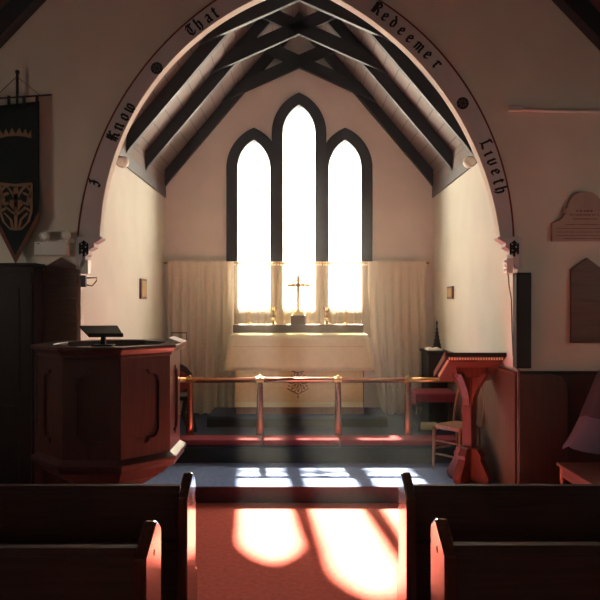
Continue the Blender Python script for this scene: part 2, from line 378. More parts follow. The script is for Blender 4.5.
for i, (cx, zs_) in enumerate(WIN):
    side = ('left of the three lancets, a dark pointed window', 'tall middle lancet, a dark pointed window', 'right of the three lancets, a dark pointed window')[i]
    w = struct(empty('window_%d' % (i+1), (cx, YB, ZB)), side)
    oh = .137 if i == 1 else .105
    o_ = lancet(cx, HALF, zs_, ZB-.1, .15)
    lim = lambda p: p
    if i == 0: o_ = [(min(x, -.363), z) for x, z in o_]
    if i == 2: o_ = [(max(x, .363), z) for x, z in o_]
    plate('frame', o_, [lancet(cx, HALF, zs_, ZB)], YB-.035, YB-.001, XZ, frame_grey, w, bevel=.006)
    plate('reveal', lancet(cx, HALF+.019, zs_, ZB+.001), [lancet(cx, HALF, zs_, ZB+.012)], YB, YB+.17, XZ, frame_grey, w)
    g = plate('pane', lancet(cx, HALF+.01, zs_, ZB+.002), [], YB+.12, YB+.124, XZ, glass, w)
    mb = MB(); z = ZB+.34
    while z < zs_+.2: mb.box(cx-HALF, cx+HALF, YB+.105, YB+.111, z, z+.006); z += .42
    mb.build('saddle_bar', iron, w)
    MB().box(cx-HALF-.05, cx+HALF+.05, YB-.02, YB+.16, ZB-.05, ZB).build('sill', frame_grey, w)
    portal((cx, YB+.19, (ZB+zs_+.4)/2), (0, -1, 0), 2*HALF+.1, zs_+.45-ZB)
# ceiling boards
for s, nm in ((-1, 'ceiling_left'), (1, 'ceiling_right')):
    zz = lambda x: ZA+VD-SL*abs(x)
    mb = MB(); x1 = s*(HW+.2)
    mb.hexa([(0, YC, zz(0)), (0, YB+.2, zz(0)), (x1, YB+.2, zz(x1)), (x1, YC, zz(x1))], [(0, YC, zz(0)+.06), (0, YB+.2, zz(0)+.06), (x1, YB+.2, zz(x1)+.06), (x1, YC, zz(x1)+.06)])
    struct(mb.build(nm, ceil_boards), 'pale boarded chancel ceiling slope on the %s' % ('left' if s < 0 else 'right'))
for s, nm in ((-1, 'trim_4'), (1, 'trim_5')):
    x0, x1 = sorted((s*HW, s*(HW-.022)))
    struct(MB().box(x0, x1, YC, YB, zp_b, zp_t+.02).build(nm, plate_grey, None, .006), 'grey timber wall plate along the %s chancel wall' % ('left' if s < 0 else 'right'))
    MB().box(min(s*1.797, s*1.809), max(s*1.797, s*1.809), YC, YB, zp_t+.02, ZA+VD-SL*1.80).build('frieze_board', ceil_boards, bpy.data.objects[nm])
# scissor trusses
VB = .17
def truss(y, label):
    t = thing('roof_truss', label, 'roof truss', (0, y, zp_t), 0, 'chancel roof trusses')
    zr = lambda x: ZA-SL*abs(x)
    for s in (-1, 1):
        xe = s*(HW-.01)
        MB().prism([(0, zr(0)), (s*1.75, zr(1.75)), (s*1.79, zp_t+.022), (s*1.79, zr(1.79)+VD-.005), (0, zr(0)+VD-.005)], XZ, y-.035, y+.035).build('rafter', timber, t, .006)
        xa = s*-1.30; xb = s*.60; zl = lambda x: 4.885+.445*(x*s)
        # the foot and head are cut to the slope of the boards
        xq = lambda off, sg: (ZA+VD-.012-4.885-off)/(SL+sg*.445)
        pts = [(-s*xq(0, -1), zl(-s*xq(0, -1))), (s*xq(0, 1), zl(s*xq(0, 1))), (s*xq(VB, 1), zl(s*xq(VB, 1))+VB), (-s*xq(VB, -1), zl(-s*xq(VB, -1))+VB)]
        yo = -.085 if s < 0 else -.056
        MB().prism(pts, XZ, y-.09, y-.036).build('scissor_brace', timber, t, .006)
    return t
truss(8.70, 'dark timber scissor truss fixed against the east wall above the lancets')
truss(7.63, 'dark timber scissor truss, second one out from the east wall')
truss(6.78, 'dark timber scissor truss, third one out from the east wall')
truss(5.93, 'dark timber scissor truss just behind the chancel arch')
# boarded dado on the chancel side walls
for s, nm in ((-1, 'trim_6'), (1, 'trim_7')):
    x0, x1 = sorted((s*HW, s*(HW-.02)))
    o = struct(MB().box(x0, x1, YA, YB, 0, 1.16).build(nm, dado_boards), 'boarded dado of the %s chancel wall' % ('left' if s < 0 else 'right'))
    MB().box(min(x0, x1)-.006, max(x0, x1)+.006, YA, YB, 1.16, 1.185).build('cap', dadowood, o, .004)

# ------------------------------------------------------------------ nave shell
def side_wall(s, nm, hole, label):
    poly = [(NB, 0), (YA, 0), (YA, 2.95), (NB, 2.95)]
    struct(plate(nm, poly, [hole], s*NW, s*(NW+.2), YZ, nave_plaster), label)
    (y0, z0), (y1, z1) = hole[0], hole[2]
    w = struct(empty('window_%d' % (4 if s < 0 else 5), (s*NW, (y0+y1)/2, z0)))  # added side window, out of view, to light the arch wall
    plate('frame', [(y0, z0), (y1, z0), (y1, z1), (y0, z1)], [[(y0+.06, z0+.06), (y1-.06, z0+.06), (y1-.06, z1-.06), (y0+.06, z1-.06)]], s*(NW+.05), s*(NW+.11), YZ, frame_grey, w)
    plate('pane', [(y0+.05, z0+.05), (y1-.05, z0+.05), (y1-.05, z1-.05), (y0+.05, z1-.05)], [], s*(NW+.08), s*(NW+.084), YZ, glass, w)
    portal((s*(NW+.19), (y0+y1)/2, (z0+z1)/2), (-s, 0, 0), y1-y0, z1-z0)
side_wall(-1, 'wall_nave_left', [(3.4, 1.9), (4.2, 1.9), (4.2, 2.5), (3.4, 2.5)], 'nave wall on the left')
side_wall(1, 'wall_nave_right', [(3.3, 1.95), (4.1, 1.95), (4.1, 2.5), (3.3, 2.5)], 'nave wall on the right')
west = lancet(0, .24, 3.3, 2.1)
struct(plate('wall_nave_back', [(-NW, 0), (NW, 0), (NW, 2.95), (0, top+.2), (-NW, 2.95)], [west], NB-.2, NB, XZ, nave_plaster), 'west wall of the nave')
w = struct(empty('window_6', (0, NB, 2.1)), 'added pointed west window, out of view, lighting the nave')  # unseen window added behind the camera to lift the nave light
plate('frame', west, [lancet(0, .20, 3.3, 2.16)], NB-.12, NB-.06, XZ, frame_grey, w)
plate('pane', lancet(0, .21, 3.3, 2.15), [], NB-.1, NB-.096, XZ, glass, w)
portal((0, NB-.19, 2.95), (0, 1, 0), .48, 1.6)
for s, nm in ((-1, 'ceiling_nave_left'), (1, 'ceiling_nave_right')):
    zz = lambda x: roofz(x)+.22
    x1 = s*(NW+.2); mb = MB()
    mb.hexa([(0, NB-.2, zz(0)), (0, YA+.1, zz(0)), (x1, YA+.1, zz(x1)), (x1, NB-.2, zz(x1))], [(0, NB-.2, zz(0)+.06), (0, YA+.1, zz(0)+.06), (x1, YA+.1, zz(x1)+.06), (x1, NB-.2, zz(x1)+.06)])
    struct(mb.build(nm, nave_roof), 'dark boarded nave ceiling on the %s' % ('left' if s < 0 else 'right'))
for s, nm in ((-1, 'left'), (1, 'right')):
    for k, y in enumerate((YA-.06, 4.35)):
        mb = MB().prism([(s*.0, roofz(0)), (s*NW, roofz(NW)), (s*NW, roofz(NW)+.215), (0, roofz(0)+.215)], XZ, y-.06, y+.06)
        tag(mb.build('nave_rafter', timber, None, .006), 'dark sloping nave rafter %s at the upper %s' % (('fixed along the arch wall', 'one bay out from the arch wall')[k], nm), 'rafter', 'nave rafters')
for s, nm in ((-1, 'trim_8'), (1, 'trim_9')):
    x0, x1 = sorted((s*(HW+.005), s*NW))
    o = struct(MB().box(x0, x1, YA-.025, YA, 0, 1.17).build(nm, nave_dado), 'dark boarded dado of the nave on the %s of the arch' % ('left' if s < 0 else 'right'))
    MB().box(x0, x1, YA-.04, YA, 1.17, 1.195).build('cap', darkwood, o, .004)

# ------------------------------------------------------------------ pews
def pew(y, side, xin, zb, zpk, label):
    t = thing('pew', label, 'pew', (side*(xin+1.2), y, 0), 0, 'pews either side of the aisle')
    xo = 3.35; a, b = sorted((side*(xin+.04), side*xo))
    bk = MB().hexa([(a, y-.0, .05), (b, y-.0, .05), (b, y+.03, .05), (a, y+.03, .05)], [(a, y-.03, zb-.03), (b, y-.03, zb-.03), (b, y, zb-.03), (a, y, zb-.03)]).build('backrest', pewwood, t, .003)
    MB().box(a, b, y-.0315, y+.006, zb-.03, zb).build('top_rail', pewwood, t, .003)
    MB().box(a, b, y-.052, y-.022, zb-.32, zb-.27).build('mid_rail', pewwood, t, .006)
    MB().box(a, b, y+.02, y+.36, .33, .36).build('seat', pewwood, t, .006)
    prof = [(y-.06, 0), (y+.26, 0), (y+.26, .35), (y+.24, .375), (y+.21, .385), (y+.2, .42), (y+.2, zpk-.06), (y+.185, zpk-.035), (y+.12, zpk), (y+.105, zpk), (y-.06, zpk-.075), (y-.06, .12)]
    e0, e1 = sorted((side*xin, side*(xin+.05)))
    e = MB().prism(prof, YZ, e0, e1).build('pew_end', endwood, t, .010)
    xf = side*(xin-.001); mb = MB()
    for (u0, u1, v0, v1) in ((y+.06, y+.082, zpk-.105, zpk-.1), (y+.0685, y+.0735, zpk-.116, zpk-.089)): mb.box(min(xf, xf+side*.004), max(xf, xf+side*.004), u0, u1, v0, v1)
    mb.build('carved_cross', black_paint, e)
    o0, o1 = sorted((side*xo, side*(xo+.05)))
    MB().prism(prof, YZ, o0, o1).build('pew_end', endwood, t, .010)
    return t
pew(2.33, -1, .535, .887, .935, 'dark wooden pew left of the aisle, second from the front, nearest the camera')
pew(3.17, -1, .535, .872, .898, 'dark wooden front pew left of the aisle below the pulpit')
pew(2.40, 1, .525, .87, .92, 'dark wooden pew right of the aisle, second from the front, nearest the camera')
pew(3.17, 1, .515, .872, .898, 'dark wooden front pew right of the aisle below the lectern')

# ------------------------------------------------------------------ pulpit
PC = Vector((-1.372, 4.765, 0)); PS = .385; PA = PS/(2*math.tan(PI/8))   # regular octagon
def octa(ap): R = ap/math.cos(PI/8); return [(PC.x+R*math.cos(PI/8+k*PI/4), PC.y+R*math.sin(PI/8+k*PI/4)) for k in range(8)]
pul = thing('pulpit', 'octagonal mahogany pulpit with cusped panels in front of the arch at left', 'pulpit', PC)
def ring(mb, lv, closed=True):                    # lv: (apothem, z)
    vs = []
    for ap, z in lv: vs += [(x, y, z) for x, y in octa(ap)]
    m = len(lv); fs = [(i*8+k, i*8+(k+1) % 8, ((i+1) % m)*8+(k+1) % 8, ((i+1) % m)*8+k) for i in range(m if closed else m-1) for k in range(8)]
    if not closed: fs += [tuple(range(8))[::-1], tuple(range((m-1)*8, m*8))]
    mb.add(vs, fs)
mb = MB(); ring(mb, [(PA-.02, .70), (PA-.02, 1.40), (PA-.06, 1.40), (PA-.06, .70)]); mb.build('drum', darkwood, pul)
mb = MB(); ring(mb, [(PA-.02, 1.385), (PA+.012, 1.395), (PA+.012, 1.415), (PA+.03, 1.43), (PA+.045, 1.445), (PA+.045, 1.465), (PA-.09, 1.465), (PA-.09, 1.385)]); mb.build('cornice', mahogany, pul, .003)
mb = MB(); ring(mb, [(PA-.09, .62), (PA+.03, .625), (PA+.03, .65), (PA+.045, .665), (PA+.045, .685), (PA, .715), (PA-.09, .715)]); mb.build('base_moulding', mahogany, pul, .003)
mb = MB(); ring(mb, [(PA-.28, .42), (PA-.10, .535), (PA-.08, .56), (PA-.06, .56), (PA-.02, .60), (PA-.0, .62)], False); mb.build('undercroft', mahogany, pul, .003)
mb = MB(); ring(mb, [(.24, 0), (.24, .06), (.2, .08), (.17, .12), (.17, .40), (.22, .44)], False); mb.build('pedestal', darkwood, pul, .003)
mb = MB(); ring(mb, [(PA-.06, .70), (PA-.06, .72)], False); mb.build('pulpit_floor', darkwood, pul)
def cusped(hw, z0, z1, n=8):                      # upright panel with cusped ends
    zc0, zc1 = z0+.085, z1-.085; r = []
    r += [(hw, zc0), (hw, zc1)]
    r += [(hw-.012, zc1), (hw-.012, zc1+.018)]
    r += [(.036+(hw-.048)*math.cos(PI/2*i/n), zc1+.018+.036*math.sin(PI/2*i/n)) for i in range(1, n)]
    r += [(.034, zc1+.05), (.022, zc1+.062), (.018, z1-.008), (0, z1)]
    full = r+[(-x, z) for x, z in r[::-1][1:]]
    low = [(x, z0+z1-z) for x, z in full if z > zc1+1e-6][::-1]
    return full+[p for p in low]
for k in range(8):
    a = -PI*.75+k*PI/4 if k < 4 else -PI*.75+k*PI/4
    nrm = Vector((math.cos(a), math.sin(a), 0)); tan = Vector((-math.sin(a), math.cos(a), 0)); hw = PS/2-.002
    fn = lambda u, v, d: tuple(PC+nrm*d+tan*u+Vector((0, 0, v)))
    hole = cusped(.105, .80, 1.31)
    f = plate('facet', [(-hw, .712), (hw, .712), (hw, 1.39), (-hw, 1.39)], [hole], PA-.0235, PA-.001, fn, mahogany, pul)
    mb = MB(); mb.prism([(-.10, .80), (.10, .80), (.10, 1.31), (-.10, 1.31)], fn, PA-.023, PA-.0195)
    mb.build('panel', mahogany, f)
# reading rest on the pulpit
rr = thing('book_rest', 'small dark wooden book rest on a stem atop the pulpit', 'book rest', (-1.33, 4.42, 1.465))
MB().box(-1.345, -1.315, 4.405, 4.435, 1.465, 1.535).build('stem', darkwood, rr, .003)
MB().box(-1.40, -1.26, 4.375, 4.465, 1.465, 1.477).build('foot', darkwood, rr, .003)
b0 = [(-1.405, 4.36, 1.530), (-1.185, 4.30, 1.530), (-1.19, 4.56, 1.560), (-1.45, 4.60, 1.560)]
b0 = [(-1.40, 4.33, 1.527), (-1.17, 4.33, 1.530), (-1.29, 4.62, 1.584), (-1.555, 4.60, 1.584)]
MB().hexa(b0, [(x, y, z+.014) for x, y, z in b0]).build('slab', darkwood, rr, .003)
MB().hexa([(-1.40, 4.32, 1.530), (-1.17, 4.32, 1.530), (-1.17, 4.335, 1.530), (-1.40, 4.335, 1.530)], [(-1.40, 4.32, 1.556), (-1.17, 4.32, 1.556), (-1.17, 4.335, 1.556), (-1.40, 4.335, 1.556)]).build('ledge', darkwood, rr, .002)
ws = thing('bevel_highlight', 'white plate painting the lit cornice bevel, under a black wire frame on the right rim of the pulpit', 'highlight', (-.90, 4.84, 1.465))
MB().hexa([(-.955, 4.72, 1.50), (-.858, 4.72, 1.466), (-.858, 4.96, 1.466), (-.955, 4.96, 1.50)], [(-.953, 4.72, 1.506), (-.856, 4.72, 1.472), (-.856, 4.96, 1.472), (-.953, 4.96, 1.506)]).build('highlight', paper, ws, .001)  # white plate stands in for window light on the cornice slope
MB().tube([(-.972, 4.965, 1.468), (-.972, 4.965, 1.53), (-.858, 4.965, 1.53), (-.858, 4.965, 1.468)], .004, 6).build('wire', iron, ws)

# chair half hidden behind the pulpit
cb = thing('armchair', 'dark round-backed chair half hidden behind the pulpit', 'chair', (-1.42, 7.25, Z2))
pts = [(-1.42+.21*math.cos(q), 7.42+.03*math.cos(q), .98-.0+.19*math.sin(q)-.05) for q in [PI*i/16 for i in range(17)]]
MB().prism([(-1.42+.215*math.cos(q), .88+.2*math.sin(q)) for q in [2*PI*i/28 for i in range(28)]], XZ, 7.40, 7.44).build('backrest', darkwood, cb, .008)
MB().prism([(-1.40+.15*math.cos(q), .87+.13*math.sin(q)) for q in [2*PI*i/28 for i in range(28)]], XZ, 7.385, 7.40).build('back_pad', cushion_red, cb, .005)
MB().hexa([(-1.64, 7.05, .70), (-1.20, 7.05, .70), (-1.22, 7.45, .70), (-1.62, 7.45, .70)], [(-1.64, 7.05, .75), (-1.20, 7.05, .75), (-1.22, 7.45, .75), (-1.62, 7.45, .75)]).build('seat', darkwood, cb, .01)
for x, y in ((-1.61, 7.08), (-1.23, 7.08), (-1.24, 7.42), (-1.60, 7.42)):
    s = -1 if x < -1.42 else 1
    MB().tube([(x, y, .71), (x-s*.03, y, .55), (x+s*.03, y, .40), (x+s*.045, y, Z2)], [.032, .026, .028, .032], 8).build('leg', darkwood, cb)

# ------------------------------------------------------------------ communion rail and kneelers
YR, ZR = 6.95, .937
rail = thing('altar_rail', 'brass and copper communion rail on four posts before the altar', 'communion rail', (0, YR, Z2))
XP = [-1.165, -.417, .417, 1.165]
MB().tube([(XP[0], YR, ZR), (XP[3], YR, ZR)], .029, 16).build('top_rail', copper, rail, 0, True)
for s in (-1, 1): MB().tube([(s*1.165, YR, ZR), (s*1.80, YR, ZR)], .027, 16).build('end_rail', brass, rail, 0, True)
for x in XP:
    p = MB().lathe([(.06, Z2), (.06, Z2+.012), (.045, Z2+.02), (.046, Z2+.1), (.040, Z2+.25), (.034, Z2+.45), (.031, ZR-.02)], (x, YR, 0), 18).build('post', copper, rail, 0, 'auto')
    mb = MB(); mb.tube([(x-.04, YR, ZR), (x+.04, YR, ZR)], .034, 14); mb.ball((x, YR, ZR+.035), .02); mb.build('collar', brass, p, 0, 'auto')
for x0, x1, lb in ((-1.79, -.375, 'left length beyond the second post'), (-.37, .42, 'middle length before the altar'), (.425, 1.77, 'right length reaching the wall')):
    k = thing('kneeler', 'long red kneeling cushion along the communion rail, '+lb, 'kneeler', ((x0+x1)/2, 6.74, Z2), 0, 'red kneelers along the rail')
    MB().box(x0+.01, x1-.01, 6.64, 6.86, Z2, Z2+.018).build('base_board', black_skirt, k)
    MB().box(x0, x1, 6.625, 6.875, Z2+.018, Z2+.075).build('cushion', cushion_red, k, .018, False)

# ------------------------------------------------------------------ altar
YF = 7.87; ZT = 1.375
alt = thing('altar', 'altar draped in white linen with a cream frontal below the lancets', 'altar', (0, 8.12, Z3))
MB().box(-.77, .79, YF+.03, 8.39, Z3, ZT-.02).build('altar_body', dadowood, alt)
def cloth(name, m, x0, x1, y0, y1, zt, drop, flare, th=.008):
    n = 40; mb = MB(); rows = []
    # top sheet plus a front and two side falls, the fall gently rippled
    P = []
    for j in range(9):
        t = j/8; row = []
        for i in range(n+1):
            s = i/n; x = x0+(x1-x0)*s
            row.append((x+(s-.5)*2*flare*t**1.2*(1 if abs(s-.5) > .4 else (abs(s-.5)/.4)), y0-.004-.012*t*(1+math.sin(s*37)*.5)*(.4+t), zt-drop*t))
        P.append(row)
    m_ = n+1
    mb.add([p for r in P for p in r], [(j*m_+i, j*m_+i+1, (j+1)*m_+i+1, (j+1)*m_+i) for j in range(8) for i in range(n)])
    mb.add([(x0, y0-.004, zt), (x1, y0-.004, zt), (x1, y1, zt), (x0, y1, zt)], [(0, 1, 2, 3)])
    for s in (-1, 1):
        xe = x0 if s < 0 else x1; Q = []
        for j in range(9):
            t = j/8; Q.append([(xe+s*(flare*t**1.2+.012*math.sin(i*1.3)*t)*(1-.25*i/12), y0-.004-.018*t*(1-i/12)+(y1-y0)*i/12, zt-drop*t*1.08) for i in range(13)])
        mb.add([p for r in Q for p in r], [(j*13+i, j*13+i+1, (j+1)*13+i+1, (j+1)*13+i) for j in range(8) for i in range(12)])
    o = mb.build(name, m, alt, 0, True); sm = o.modifiers.new('thick', 'SOLIDIFY'); sm.thickness = th; sm.offset = 1
    return o
fr = MB()
for a, b, z0, z1 in ((-.775, .775, .50, 1.34),): fr.box(a, b, YF+.004, YF+.028, z0, z1)
fr.build('frontal', cloth_front, alt, .004)
MB().box(-.777, .777, YF+.001, YF+.004, .50, .56).build('hem_band', cloth_white, alt)
cl = cloth('fair_linen', cloth_white, -.83, .83, YF, 8.39, ZT, .43, .085)
MB().box(-.80, .80, YF-.022, YF-.004, ZT-.145, ZT-.13).build('hem_stitch', cloth_front, cl)
mb = MB(); ex, ez, k = -.012, .80, .135
fn = lambda u, v, d: (ex+u*k, d, ez+v*k)
for q in range(8):
    a = PI/4*q; ca, sa_ = math.cos(a), math.sin(a)
    R_ = lambda p: (p[0]*ca-p[1]*sa_, p[0]*sa_+p[1]*ca)
    nib(mb, [R_(p) for p in ((.22, 0), (.55, .12), (.85, 0), (.55, -.12), (.22, 0))], .09, fn, YF, YF+.005, a*57.3+40, .5)
    nib(mb, [R_(p) for p in ((.62, .3), (.78, .36), (.86, .26))], .08, fn, YF, YF+.005, 20, .5)
for st in ([(-.5, 1.0), (0, .86), (.5, 1.0)], [(-.95, -.55), (-.6, -.75), (0, -1.05), (.6, -.75), (.95, -.55)], [(-.2, 0), (.2, 0)], [(0, .25), (0, -.25)], [(0, -1.15), (0, -1.4)]):
    nib(mb, st, .1, fn, YF, YF+.005, 40, .5)
mb.build('emblem', shelfwood, alt)
mb = MB(); mb.box(-.835, .815, 8.22, 8.38, ZT+.012, ZT+.115)
sh = tag(mb.build('gradine', shelfwood, None, .006), 'long low grey wooden shelf across the back of the altar', 'altar shelf')
ZG = ZT+.115; YG = 8.29
cr = thing('altar_cross', 'brass ringed cross on a square block in the middle of the altar shelf', 'cross', (-.01, YG, ZG))
cx = -.01
MB().box(cx-.095, cx+.095, YG-.065, YG+.065, ZG, ZG+.115).build('block', shelfwood, cr, .004)
mb = MB(); z0 = ZG+.115
for k, (hw, h) in enumerate(((.07, .022), (.052, .022), (.034, .022))): mb.box(cx-hw, cx+hw, YG-hw*.8, YG+hw*.8, z0+k*.022, z0+k*.022+h)
mb.lathe([(.03, z0+.066), (.018, z0+.085), (.022, z0+.10), (.013, z0+.115)], (cx, YG, 0), 16)
for s in (-1, 1):
    mb.tube([(cx+s*(.03+.05*t+.012*math.sin(t*6)), YG-.03, z0+.075-.06*t) for t in [i/8 for i in range(9)]], .009, 8)
mb.build('stepped_foot', gold, cr, .002)
zc = z0+.385
mb = MB(); mb.box(cx-.02, cx+.02, YG-.012, YG+.012, z0+.11, z0+.50); mb.box(cx-.125, cx+.125, YG-.01, YG+.01, zc-.019, zc+.019)
for s in (-1, 1): mb.ball((cx+s*.13, YG, zc), .017, (1, .7, 1))
mb.ball((cx, YG, z0+.505), .017, (1, .7, 1)); mb.build('cross_shaft', gold, cr, .003)
MB().tube([(cx+.068*math.cos(2*PI*i/32), YG, zc+.068*math.sin(2*PI*i/32)) for i in range(32)], .0105, 8, True).build('ring', mat('dull_brass', (96, 84, 58), .6, .2), cr, 0, True)
MB().lathe([(.03, -.012), (.034, 0), (.03, .012)], (0, 0, 0), 8, Matrix.Translation((cx, YG-.004, zc)) @ Matrix.Rotation(PI/2, 4, 'X')).build('boss', brass, cr)
def candlestick(px, label):
    x = (px-VX)*YG/F; t = thing('candlestick', label, 'candlestick', (x, YG, ZG), 0, 'candlesticks on the altar shelf')
    MB().lathe([(.04, ZG), (.04, ZG+.008), (.022, ZG+.022), (.009, ZG+.035), (.014, ZG+.055), (.008, ZG+.075), (.008, ZG+.12), (.014, ZG+.135), (.02, ZG+.15), (.022, ZG+.157)], (x, YG, 0), 18).build('stick', brass, t, 0, 'auto')
    MB().lathe([(.008, ZG+.157), (.0078, ZG+.285), (.003, ZG+.29)], (x, YG, 0), 12).build('candle', candle_wax, t, 0, 'auto')
candlestick(249.3, 'slim brass candlestick with thin candle at the left end of the altar shelf')
candlestick(345.8, 'slim brass candlestick with thin candle at the right end of the altar shelf')
def vase(px, label):
    x = (px-VX)*YG/F; t = thing('vase', label, 'vase', (x, YG, ZG), 0, 'flower vases on the altar shelf')
    MB().lathe([(.042, ZG), (.042, ZG+.008), (.02, ZG+.025), (.013, ZG+.045), (.026, ZG+.065), (.034, ZG+.10), (.028, ZG+.145), (.03, ZG+.175), (.05, ZG+.218), (.044, ZG+.218), (.024, ZG+.17)], (x, YG, 0), 22).build('vase_body', silver, t, 0, 'auto')
    MB().lathe([(.019, ZG+.05), (.024, ZG+.055), (.019, ZG+.062)], (x, YG, 0), 18).build('knop', gold, t, 0, 'auto')
vase(273.5, 'empty flared brass vase left of the altar cross')
vase(326.8, 'empty flared brass vase right of the altar cross')

# ------------------------------------------------------------------ curtains
YD = 8.62; ZD = 2.294
rod = thing('curtain_rod', 'thin brass curtain rod across the east wall under the lancets', 'curtain rod', (0, YD, ZD))
MB().tube([(-1.775, YD, ZD), (1.70, YD, ZD)], .009, 10).build('pole', brass, rod, 0, True)
for x in (-1.775, 1.71): MB().ball((x, YD, ZD), .018, (1.3, 1, 1)).build('finial', brass, rod, 0, True)
for x in (-1.76, 1.69): MB().box(x-.01, x+.01, YD, YB, ZD-.01, ZD+.01).build('bracket', brass, rod)
def curtain(x0, x1, zb, folds, amp, m, label, gather=0, seed=1, dy=0, lx=0):
    rnd = random.Random(seed); nx, nz = folds*10, 26; ph = [rnd.uniform(-.9, .9) for _ in range(folds+2)]; am = [rnd.uniform(.6, 1.25) for _ in range(folds+2)]
    mb = MB(); vs = []
    for j in range(nz+1):
        t = j/nz; z = ZD+.02-(ZD+.02-zb)*t
        for i in range(nx+1):
            s = i/nx; q = s*folds; k = int(min(folds-1, q)); f = q-k
            A = am[k]*(1-f)+am[k+1]*f; P = ph[k]*(1-f)+ph[k+1]*f
            tt = min(1, t*3); a = amp*A*(.35+.65*tt)
            xx = x0+(x1-x0)*s+.012*math.sin(q*4.1+t*5)*t+(lx*(t**2)*(1-s) if lx else 0)
            yy = YD-.012+dy+a*math.sin(2*PI*q+P*t*1.6)+.25*a*math.sin(4.7*q+3*t)
            if t < .05: yy = YD-.018+dy+.5*a*math.sin(2*PI*q)
            vs.append((xx, yy, z-(.012*math.sin(q*5)*(t > .99))))
    w = nx+1
    mb.add(vs, [(j*w+i, j*w+i+1, (j+1)*w+i+1, (j+1)*w+i) for j in range(nz) for i in range(nx)])
    return tag(mb.build('curtain', m, None, 0, True), label, 'curtain', 'curtains below the lancets')
curtain(-1.74, -.86, Z2+.005, 8, .030, drape, 'long cream curtain hanging to the floor left of the altar', seed=3)
curtain(.91, 1.68, Z2+.005, 7, .027, drape, 'long cream curtain hanging to the floor right of the altar', seed=5, lx=.18)
sc_ = curtain(-.89, .95, 1.30, 24, .010, sheer, 'sunlit sheer curtain across the lower part of the lancets behind the cross', seed=8, dy=.072)

mb = MB(); nn = 240; yo = YD+.052
vs = [(-.88+1.82*i/nn, yo+.006*math.sin(i*1.25), z) for z in (ZD-.03, ZD+.022) for i in range(nn+1)]
mb.add(vs, [(i, i+1, nn+2+i, nn+1+i) for i in range(nn)]); hd = mb.build('heading_tape', drape, sc_, 0, True)
# ------------------------------------------------------------------ lectern
LC = Vector((1.545, 5.90, Z1))
lec = thing('lectern', 'red-brown wooden lectern with splayed feet and sloping black-topped desk', 'lectern', LC)
prof = [(.0, 0), (.175, 0), (.20, .02), (.215, .06), (.20, .10), (.165, .16), (.135, .22), (.14, .255), (.115, .285), (.105, .31), (.062, .315), (.052, .33), (.048, .42), (.048, .66), (.06, .74), (.10, .84), (.16, .93), (.21, .985), (.215, 1.0), (0, 1.0)]
for ang in (-PI/4, PI/4):
    M = Matrix.Translation(LC) @ Matrix.Rotation(ang, 4, 'Z')
    for s in (1, -1):
        pr = [p for p in prof if p[1] <= .315]+[(.045, .315), (0, .315)]
        MB().prism([(s*(u if u > 0 else .03), v) for u, v in pr if not (u == 0 and False)], lambda u, v, d: (u, d, v), -.04, .04, M).build('foot', redwood, lec, .006)
        pt = [(.03, .70), (.05, .70), (.06, .76), (.095, .85), (.15, .93), (.19, .985), (.19, .99), (.03, .99)]
        MB().prism([(s*u, v) for u, v in pt], lambda u, v, d: (u, d, v), -.035, .035, M).build('bracket', redwood, lec, .006)
mb = MB(); M = Matrix.Translation(LC) @ Matrix.Rotation(PI/4+.0, 4, 'Z'); mb.box(-.046, .046, -.046, .046, .02, .99, M); mb.build('column', redwood, lec, .006)
# desk slopes down towards the reader on the chancel side
y0, y1, za, zb_ = 5.64, 6.10, 1.330, 1.115
xa, xb = 1.275, 1.803
def slab(o0, o1, i=0, f=0): return [(xa+i, y0+f, za+o0), (xb-i, y0+f, za+o0), (xb-i, y1-f, zb_+o0), (xa+i, y1-f, zb_+o0)], [(xa+i, y0+f, za+o1), (xb-i, y0+f, za+o1), (xb-i, y1-f, zb_+o1), (xa+i, y1-f, zb_+o1)]
MB().hexa(*slab(-.035, -.0)).build('desk_top', fabric_black, lec, .004)
MB().hexa(*slab(-.085, -.036, .035, .03)).build('desk_box', redwood, lec, .004)
MB().box(xa+.12, xb-.12, 5.78, 6.0, 1.10, 1.20).build('desk_block', redwood, lec, .004)
mb = MB()
for k in range(21):
    x = xa+.03+k*.023; mb.box(x, x+.012, y0+.018, y0+.03, za-.068, za-.045)
for k in range(15):
    t = (k+.5)/15; y = y0+.04+(y1-y0-.08)*t; z = za+(zb_-za)*((y-y0)/(y1-y0)); mb.box(xa+.02, xa+.034, y-.007, y+.007, z-.068, z-.045)
mb.build('dentil', candle_wax, lec)
MB().hexa([(xa-.012, y0, za-.05), (xa, y0, za-.05), (xa, y1, zb_-.05), (xa-.012, y1, zb_-.05)], [(xa-.012, y0, za+.004), (xa, y0, za+.004), (xa, y1, zb_+.004), (xa-.012, y1, zb_+.004)]).build('side_edge', redwood, lec, .002)

# ------------------------------------------------------------------ bentwood chair behind the lectern
bc = thing('bentwood_chair', 'brown bentwood chair with round seat frame standing behind the lectern', 'chair', (1.52, 6.32, Z1))
A, B, Cc, D = Vector((1.325, 6.36, 0)), Vector((1.525, 6.135, 0)), Vector((1.59, 6.535, 0)), Vector((1.745, 6.32, 0))
SH = Z1+.42
def quad_round(pts, e): 
    c = sum(pts, Vector())/len(pts); out = []
    m = len(pts)
    for i in range(m):
        p0, p1, p2 = pts[i-1], pts[i], pts[(i+1) % m]
        a = p1+(p0-p1).normalized()*.06; b = p1+(p2-p1).normalized()*.06
        for k in range(5): t = k/4; q = a*(1-t)**2+p1*2*t*(1-t)+b*t*t; out.append((q+(q-c).normalized()*e))
    return out
rim = quad_round([A, B, D, Cc], .02)
MB().prism([(p.x, p.y) for p in rim], XY, SH-.02, SH+.018).build('seat', chairwood, bc, .008)
